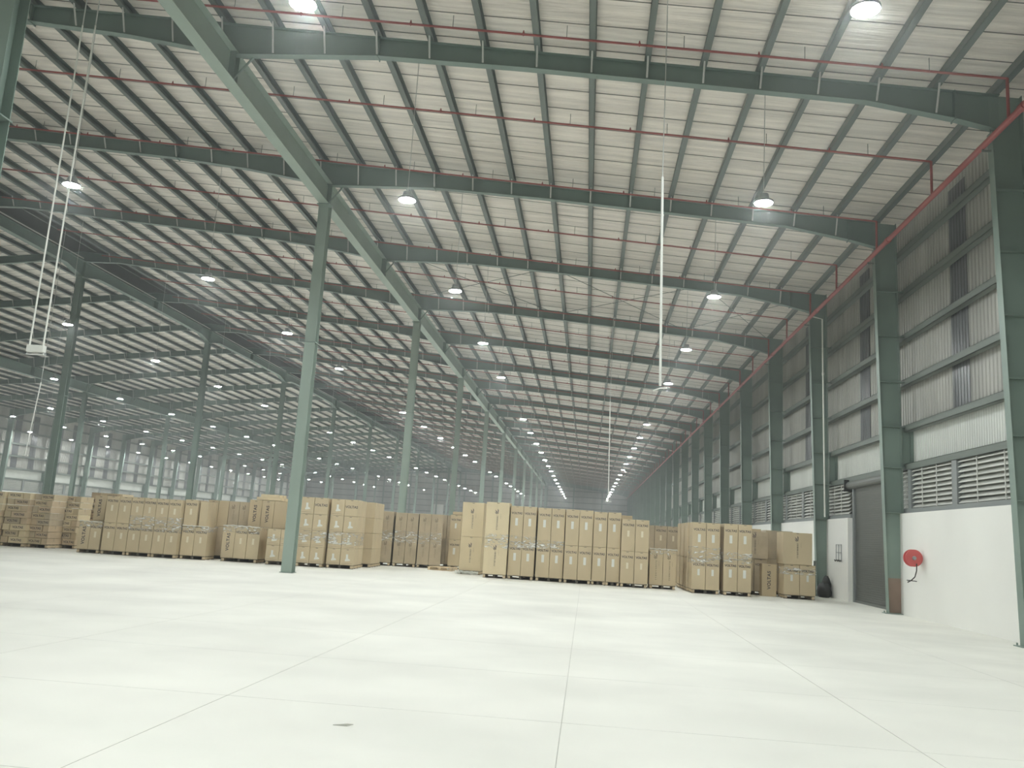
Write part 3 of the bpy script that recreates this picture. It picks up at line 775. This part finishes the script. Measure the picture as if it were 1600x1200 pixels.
def film_band(x0, x1, y0, y1, z0, z1, rz, origin, label, crinkle=.022, top=False):
    """closed band of stretch film round a stack"""
    rnd = random.Random(hash(label) % 1000 if False else int(abs(x0 * 131 + y0 * 17) * 10))
    o = thing('stretch_film', label, 'plastic film', (origin[0], origin[1], 0), rz, 'stretch film on pallets')
    per = [(x0, y0)]; g_ = .012
    nx = max(4, int((x1 - x0) / .09)); ny = 5
    pts = [(x0 + (x1 - x0) * i / nx, y0 - g_) for i in range(nx)] + [(x1 + g_, y0 + (y1 - y0) * i / ny) for i in range(ny)] + [(x1 - (x1 - x0) * i / nx, y1 + g_) for i in range(nx)] + [(x0 - g_, y1 - (y1 - y0) * i / ny) for i in range(ny)]
    nz = 6; v, f = [], []; n = len(pts)
    for k in range(nz + 1):
        for i, (px, py) in enumerate(pts):
            j = rnd.uniform(0, crinkle); zz = z0 + (z1 - z0) * k / nz + (rnd.uniform(-.02, .02) if k in (0, nz) else 0)
            sgn = -1 if i < nx else (1 if nx + ny <= i < 2 * nx + ny else 0); sxx = 1 if nx <= i < nx + ny else (-1 if i >= 2 * nx + ny else 0)
            v.append((px + sxx * j, py + sgn * j, zz))
    for k in range(nz):
        for i in range(n): f.append((k * n + i, k * n + (i + 1) % n, (k + 1) * n + (i + 1) % n, (k + 1) * n + i))
    me = bpy.data.meshes.new('film_band'); me.from_pydata(v, [], f); me.update(); me.materials.append(M['film'])
    for p in me.polygons: p.use_smooth = True
    link('band', me, o)
    if top:       # gathered whitish rim along the top edge
        rim = MB()
        P = [(x0 - .01 + (x1 - x0 + .02) * i / 14, y0 - .015, z1 + .01 + rnd.uniform(-.014, .014)) for i in range(15)]
        rim.tube(P, .016, 6); link('gathered_rim', rim.mesh('gathered_rim', 'label'), o)
    return o

def stack(key, x0, y0, ang, cols, w, hs, d, kinds, desc, m='carton', rows=1, pal=True, gap=.008, base=.138, paldesc=None, skip=(), mats=None):
    gap = .014
    a = math.radians(ang); ux = Vector((math.cos(a), math.sin(a))); uy = Vector((-math.sin(a), math.cos(a)))
    W = cols * w + (cols - 1) * gap
    if pal:
        npal = max(1, round(W / 1.02))
        for k in range(npal):
            pw = W / npal
            for rr in range(max(1, round(rows * d / 1.0))):
                c = Vector((x0, y0)) + ux * (pw * (k + .5)) + uy * (.02 + rr * 1.03)
                pallet(c.x, c.y, a, 'shaded wooden pallet under the %s%s' % (desc, ('' if npal == 1 else (', left one', ', right one')[min(k, 1)]) + (', back' if rr else '')), pw - .02)
    z = base; levels = len(hs)
    lev = {1: ['only'], 2: ['bottom', 'top'], 4: ['bottom', 'second', 'third', 'top']}[levels]
    for li, h in enumerate(hs):
        for c in range(cols):
            if (li, c) in skip: continue
            for rr in range(rows):
                p = Vector((x0, y0)) + ux * (w * (c + .5) + gap * c) + uy * (rr * (d + .01) + random.uniform(-.008, .008))
                kd = kinds[li][c] if rr == 0 else 'plain'
                cw = {1: [''], 2: ['left', 'right'], 3: ['left', 'middle', 'right'], 4: ['leftmost', 'second', 'third', 'rightmost']}[cols][c]
                pos = ('%s %s' % (lev[li], cw)).strip() if levels > 1 else (cw or 'single')
                what = {'mark': 'carton with white label', 'faint': 'carton with faint label', 'side': 'carton with vertical wordmark', 'shape': 'square carton with pale print', 'word': 'square carton with wordmark',
                        'emblem': 'large pale carton with emblem', 'figure': 'greyish carton with faint emblem', 'figtext': 'carton with vertical text', 'plain': 'plain carton'}[kd]
                lab = '%s%s, %s, %s' % ('back ' if rr else '', pos, what, desc)
                mm = (mats or {}).get((li, c), m)
                carton(p.x, p.y, z, w, d, h - .009, kd, lab, 'cartons in the ' + desc, mm, a)
        z += h
    return z

MK, FT, SD, SH, WD, EM, FG, FX, PL = 'mark', 'faint', 'side', 'shape', 'word', 'emblem', 'figure', 'figtext', 'plain'
stack('a', -18.82, 31.25, 4, 2, .41, [1.01], 1.0, [[SD, FT]], 'low pallet right of the flat carton piles')
film_band(-.0, .83, -.0, 1.0, .95, 1.15, math.radians(4), (-18.82, 31.25), 'clear film rim over the low two-carton pallet near the flat piles', top=True)
stack('b0', -19.02, 32.4, 0, 1, .44, [1.07, .95], .9, [[PL], [SD]], 'single column behind the low pallet')
stack('b', -17.90, 31.27, 2, 2, .47, [1.03, .98], 1.0, [[FT, FT], [FT, FT]], 'stack between low pallet and four-wide stack')
stack('bb', -18.52, 32.4, 0, 1, .55, [1.07, .95], .9, [[PL], [PL]], 'column wedged behind the low pallet, right')
stack('c', -16.93, 31.3, 3, 4, .458, [1.02, 1.0], 1.0, [[FT] * 4, [FT] * 4], 'four-wide stack with shiny film')
film_band(0, 1.86, 0, 1.0, .92, 1.48, math.radians(3), (-16.93, 31.3), 'crinkled shiny film around the four-wide stack')
stack('d', -15.03, 31.65, 4, 2, .475, [1.06, 1.0], 1.0, [[FT, FT], [FT, PL]], 'half-missing stack right of the four-wide stack', skip=((1, 1),))
stack('dp', -14.50, 31.8, 4, 1, .30, [.95], .9, [[PL]], 'narrow carton on the half-missing stack', pal=False, base=1.2)
film_band(0, .96, 0, 1.0, 1.0, 1.22, math.radians(4), (-15.03, 31.65), 'film sagging over the lower cartons of the half-missing stack', top=True)
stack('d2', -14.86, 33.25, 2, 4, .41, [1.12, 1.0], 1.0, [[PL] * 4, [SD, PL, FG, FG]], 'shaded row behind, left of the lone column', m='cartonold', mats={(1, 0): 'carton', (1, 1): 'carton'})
stack('e', -13.58, 31.95, 3, 3, .46, [1.17], 1.0, [[SD, FT, FT]], 'low pallet left of the lone column')
film_band(0, 1.38, 0, 1.0, 1.08, 1.32, math.radians(3), (-13.58, 31.95), 'crumpled film over the low pallet left of the lone column', top=True)
stack('e2', -13.16, 33.2, 2, 3, .48, [1.17, 1.06], 1.0, [[PL] * 3, [SD, SD, PL]], 'tall cartons behind the low pallet by the column')
for k, (dx, dz) in enumerate(((.0, 0), (.04, .115))):
    carton(-12.45 + dx, 33.3, 2.375 + dz, 1.0 - .25 * k, .8, .11, 'plain', '%s thin flat carton lying on the tall cartons left of the column' % ('lower' if k == 0 else 'upper'), 'thin cartons on the tall stack', 'cartonpale')
stack('f', -11.80, 31.8, 4, 2, .49, [.585, .585], 1.0, [[SH, SH], [SH, SH]], 'half-height stack partly behind the lone column')
film_band(0, .99, 0, 1.0, .92, 1.02, math.radians(4), (-11.80, 31.8), 'narrow film band on the half-height stack behind the column')
stack('g', -10.72, 32.0, 4, 2, .505, [.6, .605, .6, .62], .85, [[SH, SH], [SH, SH], [SH, SH], [SH, WD]], 'four-high stack right of the lone column', m='carton')
film_band(0, 1.02, 0, .9, .95, 1.3, math.radians(4), (-10.72, 32.0), 'film band around the four-high stack beside the lone column')
stack('h', -9.62, 32.25, 4, 2, .505, [.6, .605, .6, .62], .85, [[SH, SH], [SH, SH], [SH, SH], [SH, WD]], 'four-high stack, second right of the column', m='carton', rows=2)
film_band(0, 1.02, 0, 1.72, .85, 1.32, math.radians(4), (-9.62, 32.25), 'crinkled shiny film around the second four-high stack')
stack('h2', -9.50, 34.45, 2, 2, .505, [.6, .605, .6, .62], .9, [[PL, PL]] * 4, 'four-high stack hidden behind another', m='carton', rows=2)
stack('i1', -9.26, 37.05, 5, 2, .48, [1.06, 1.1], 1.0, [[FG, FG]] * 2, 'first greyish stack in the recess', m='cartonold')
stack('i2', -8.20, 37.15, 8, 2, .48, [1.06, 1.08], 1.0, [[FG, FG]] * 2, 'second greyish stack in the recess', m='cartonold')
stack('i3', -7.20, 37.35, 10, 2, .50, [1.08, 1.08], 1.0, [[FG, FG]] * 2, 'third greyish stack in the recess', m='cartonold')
for nm, x_, y_, r_2 in (('first', -9.26, 37.05, 5), ('second', -8.2, 37.15, 8), ('third', -7.20, 37.35, 10)):
    film_band(0, .97, 0, 1.0, 1.0, 1.5, math.radians(r_2), (x_, y_), 'dull film around the %s greyish stack' % nm)
stack('i4', -5.98, 38.15, 2, 3, .49, [1.13, 1.07], 1.0, [[MK] * 3, [MK] * 3], 'recessed stack left of the pale emblem cartons', m='carton')
carton(-5.45, 38.3, 2.35, .95, .85, .12, 'plain', 'thin flat carton lying on the recessed stack', 'thin cartons lying on recessed stacks', 'carton')
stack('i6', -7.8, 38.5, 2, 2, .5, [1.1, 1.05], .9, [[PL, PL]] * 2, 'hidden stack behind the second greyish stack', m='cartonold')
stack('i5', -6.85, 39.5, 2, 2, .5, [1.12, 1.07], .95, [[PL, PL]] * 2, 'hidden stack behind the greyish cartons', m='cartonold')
pallet(-5.95, 36.0, math.radians(-6), 'empty pale wooden pallet lying alone on the floor', 1.05, dark=False)
stack('j1', -4.97, 34.6, -2, 1, .86, [1.32, 1.35], .9, [[EM], [EM]], 'pale emblem column, left', m='cartonpale')
stack('j2', -3.81, 32.85, 0, 1, .87, [1.31, 1.36], .9, [[EM], [EM]], 'pale emblem column, right', m='cartonpale')
film_band(.02, .87, 0, .9, 1.12, 1.62, 0, (-3.81, 32.85), 'glinting film around the right pale emblem column')
o = thing('crumpled_film', 'crumpled whitish film lying at the foot of the left emblem column', 'plastic film', (-4.62, 34.42, 0))
rnd = random.Random(4); mb = MB()
for k in range(7):
    P = [(-.45 + .9 * i / 12, rnd.uniform(-.06, .06), .06 + rnd.uniform(-.04, .06)) for i in range(13)]; mb.tube(P, .018 + .01 * (k % 2), 5)
link('folds', mb.mesh('folds', 'label'), o)
NM = {'k': 'first brown stack right of the emblem cartons', 'l': 'second brown stack right of the emblem cartons', 'm': 'third brown stack right of the emblem cartons'}
stack('k', -2.90, 33.0, 0, 2, .485, [1.24, 1.34], 1.0, [[MK, MK]] * 2, NM['k'])
film_band(0, .98, 0, 1.0, 1.15, 1.6, 0, (-2.90, 33.0), 'glinting film around the first brown stack right of the emblem cartons')
stack('l', -1.85, 33.0, 0, 2, .50, [1.24, 1.33], 1.0, [[MK, MK]] * 2, NM['l'])
film_band(0, 1.01, 0, 1.0, 1.2, 1.5, 0, (-1.85, 33.0), 'thin film around the second brown stack right of the emblem cartons')
stack('m', -.80, 32.9, 0, 2, .50, [1.24, 1.33], 1.0, [[MK, MK]] * 2, NM['m'])
stack('n1', .24, 32.95, 0, 1, .50, [1.24, 1.30], 1.0, [[MK], [MK]], 'narrow column below the far aisle lamps, left')
stack('n2', .765, 32.95, 0, 1, .49, [1.24, 1.31], 1.0, [[MK], [MK]], 'narrow column below the far aisle lamps, right')
for k in range(4):
    stack('kb%d' % k, -2.42 + 1.05 * k, 34.15, 0, 2, .49, [1.22, 1.28], .95, [[PL, PL]] * 2, 'hidden %s stack of the second row' % ordn(k + 1))
stack('o', 1.28, 32.8, 0, 2, .495, [1.16, 1.17], 1.0, [[FT, FT], [FT, FT]], 'stack with faint labels before the low wrapped pallet', m='carton')
stack('p', 2.36, 33.05, 0, 2, .48, [1.26], 1.0, [[FX, FX]], 'low wrapped pallet mid aisle')
film_band(0, .98, 0, 1.0, 1.24, 1.44, 0, (2.36, 33.05), 'gathered white film along the top of the low mid-aisle pallet', top=True)
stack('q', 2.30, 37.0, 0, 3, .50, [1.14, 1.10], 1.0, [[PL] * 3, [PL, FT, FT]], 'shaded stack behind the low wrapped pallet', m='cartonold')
stack('r', 3.76, 31.85, 0, 2, .475, [1.08, 1.27], 1.0, [[MK, MK]] * 2, 'front stack of the deep block')
film_band(0, .96, 0, 1.0, 1.05, 1.62, 0, (3.76, 31.85), 'shiny film around the front stack of the deep carton block')
for k in range(3):
    stack('r%d' % k, 3.70 - .02 * k, 32.93 + 1.08 * k, 0, 2, .48, [1.08, 1.27], 1.0, [[PL, PL]] * 2, '%s stack behind the deep block front' % ordn(k + 1))
stack('s', 4.86, 31.8, 0, 2, .475, [1.12, 1.24], 1.0, [[MK, MK]] * 2, 'stack right of the deep block')
film_band(0, .96, 0, 1.0, 1.12, 1.48, 0, (4.86, 31.8), 'shiny film around the stack right of the deep carton block')
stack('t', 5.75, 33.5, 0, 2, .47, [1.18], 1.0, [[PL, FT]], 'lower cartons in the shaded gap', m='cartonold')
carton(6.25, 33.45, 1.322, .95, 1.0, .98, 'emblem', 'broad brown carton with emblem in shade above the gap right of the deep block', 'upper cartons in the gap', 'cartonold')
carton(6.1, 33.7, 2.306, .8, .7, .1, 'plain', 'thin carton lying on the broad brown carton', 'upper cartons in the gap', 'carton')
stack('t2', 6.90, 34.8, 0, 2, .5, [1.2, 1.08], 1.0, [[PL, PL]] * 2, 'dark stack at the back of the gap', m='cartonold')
carton(6.70, 33.1, .0, .53, .35, 1.15, 'side', 'lone upright carton with vertical wordmark standing on the bare floor', 'lone carton', 'carton', math.radians(2))
stack('v', 7.06, 32.35, 1, 2, .545, [1.07], 1.0, [[MK, MK]], 'rightmost pallet by the wall')
carton(7.53, 32.33, .138 + 1.07, 1.02, 1.0, 1.12, 'emblem', 'broad brown carton with emblem on top of the rightmost pallet', 'broad cartons', 'carton', math.radians(1))
film_band(0, 1.1, 0, 1.0, .85, 1.1, math.radians(1), (7.06, 32.35), 'loose film around the lower cartons of the rightmost pallet')

# flat cartons, interlocked layer by layer
piles = [(-23.62, 32.2, .98, 8, 'pile at the left edge'), (-22.58, 32.3, .95, 8, 'leftmost full pile'), (-21.62, 32.55, .80, 8, 'second full pile'), (-21.10, 33.5, .82, 8, 'third pile'), (-20.78, 34.6, .86, 8, 'fourth pile'), (-21.3, 35.9, 1.4, 9, 'hindmost pile')]
for pi, (x0, y0, W, nl, desc) in enumerate(piles):
    pallet(x0 + W / 2, y0 + .02, 0, 'shaded pallet under the flat cartons, %s' % desc, W)
    z = .138
    for l in range(nl):
        h = .243; jit = random.uniform(-.02, .02)
        long_left = (l % 2 == 0) ^ (pi % 2 == 1)
        wl_ = W * .68; ws = W * .30
        seq = [(wl_, 'flat'), (ws, 'plain')] if long_left else [(ws, 'plain'), (wl_, 'flat')]
        x = x0 + jit
        for qi, (w_, kd) in enumerate(seq):
            lv = ordn(l + 1) + ' layer'
            carton(x + w_ / 2, y0 + random.uniform(-.04, .05), z, w_ - .015, .9, h - random.uniform(.006, .016), kd,
                   '%s flat carton, %s from the floor, %s' % ('long' if kd == 'flat' else 'short', lv, desc), 'flat cartons in the ' + desc, random.choice(['cartonflat', 'carton', 'cartonold', 'cartonflat', 'cartonpale']), random.uniform(-.012, .012))
            x += w_ + W * .02
        z += h
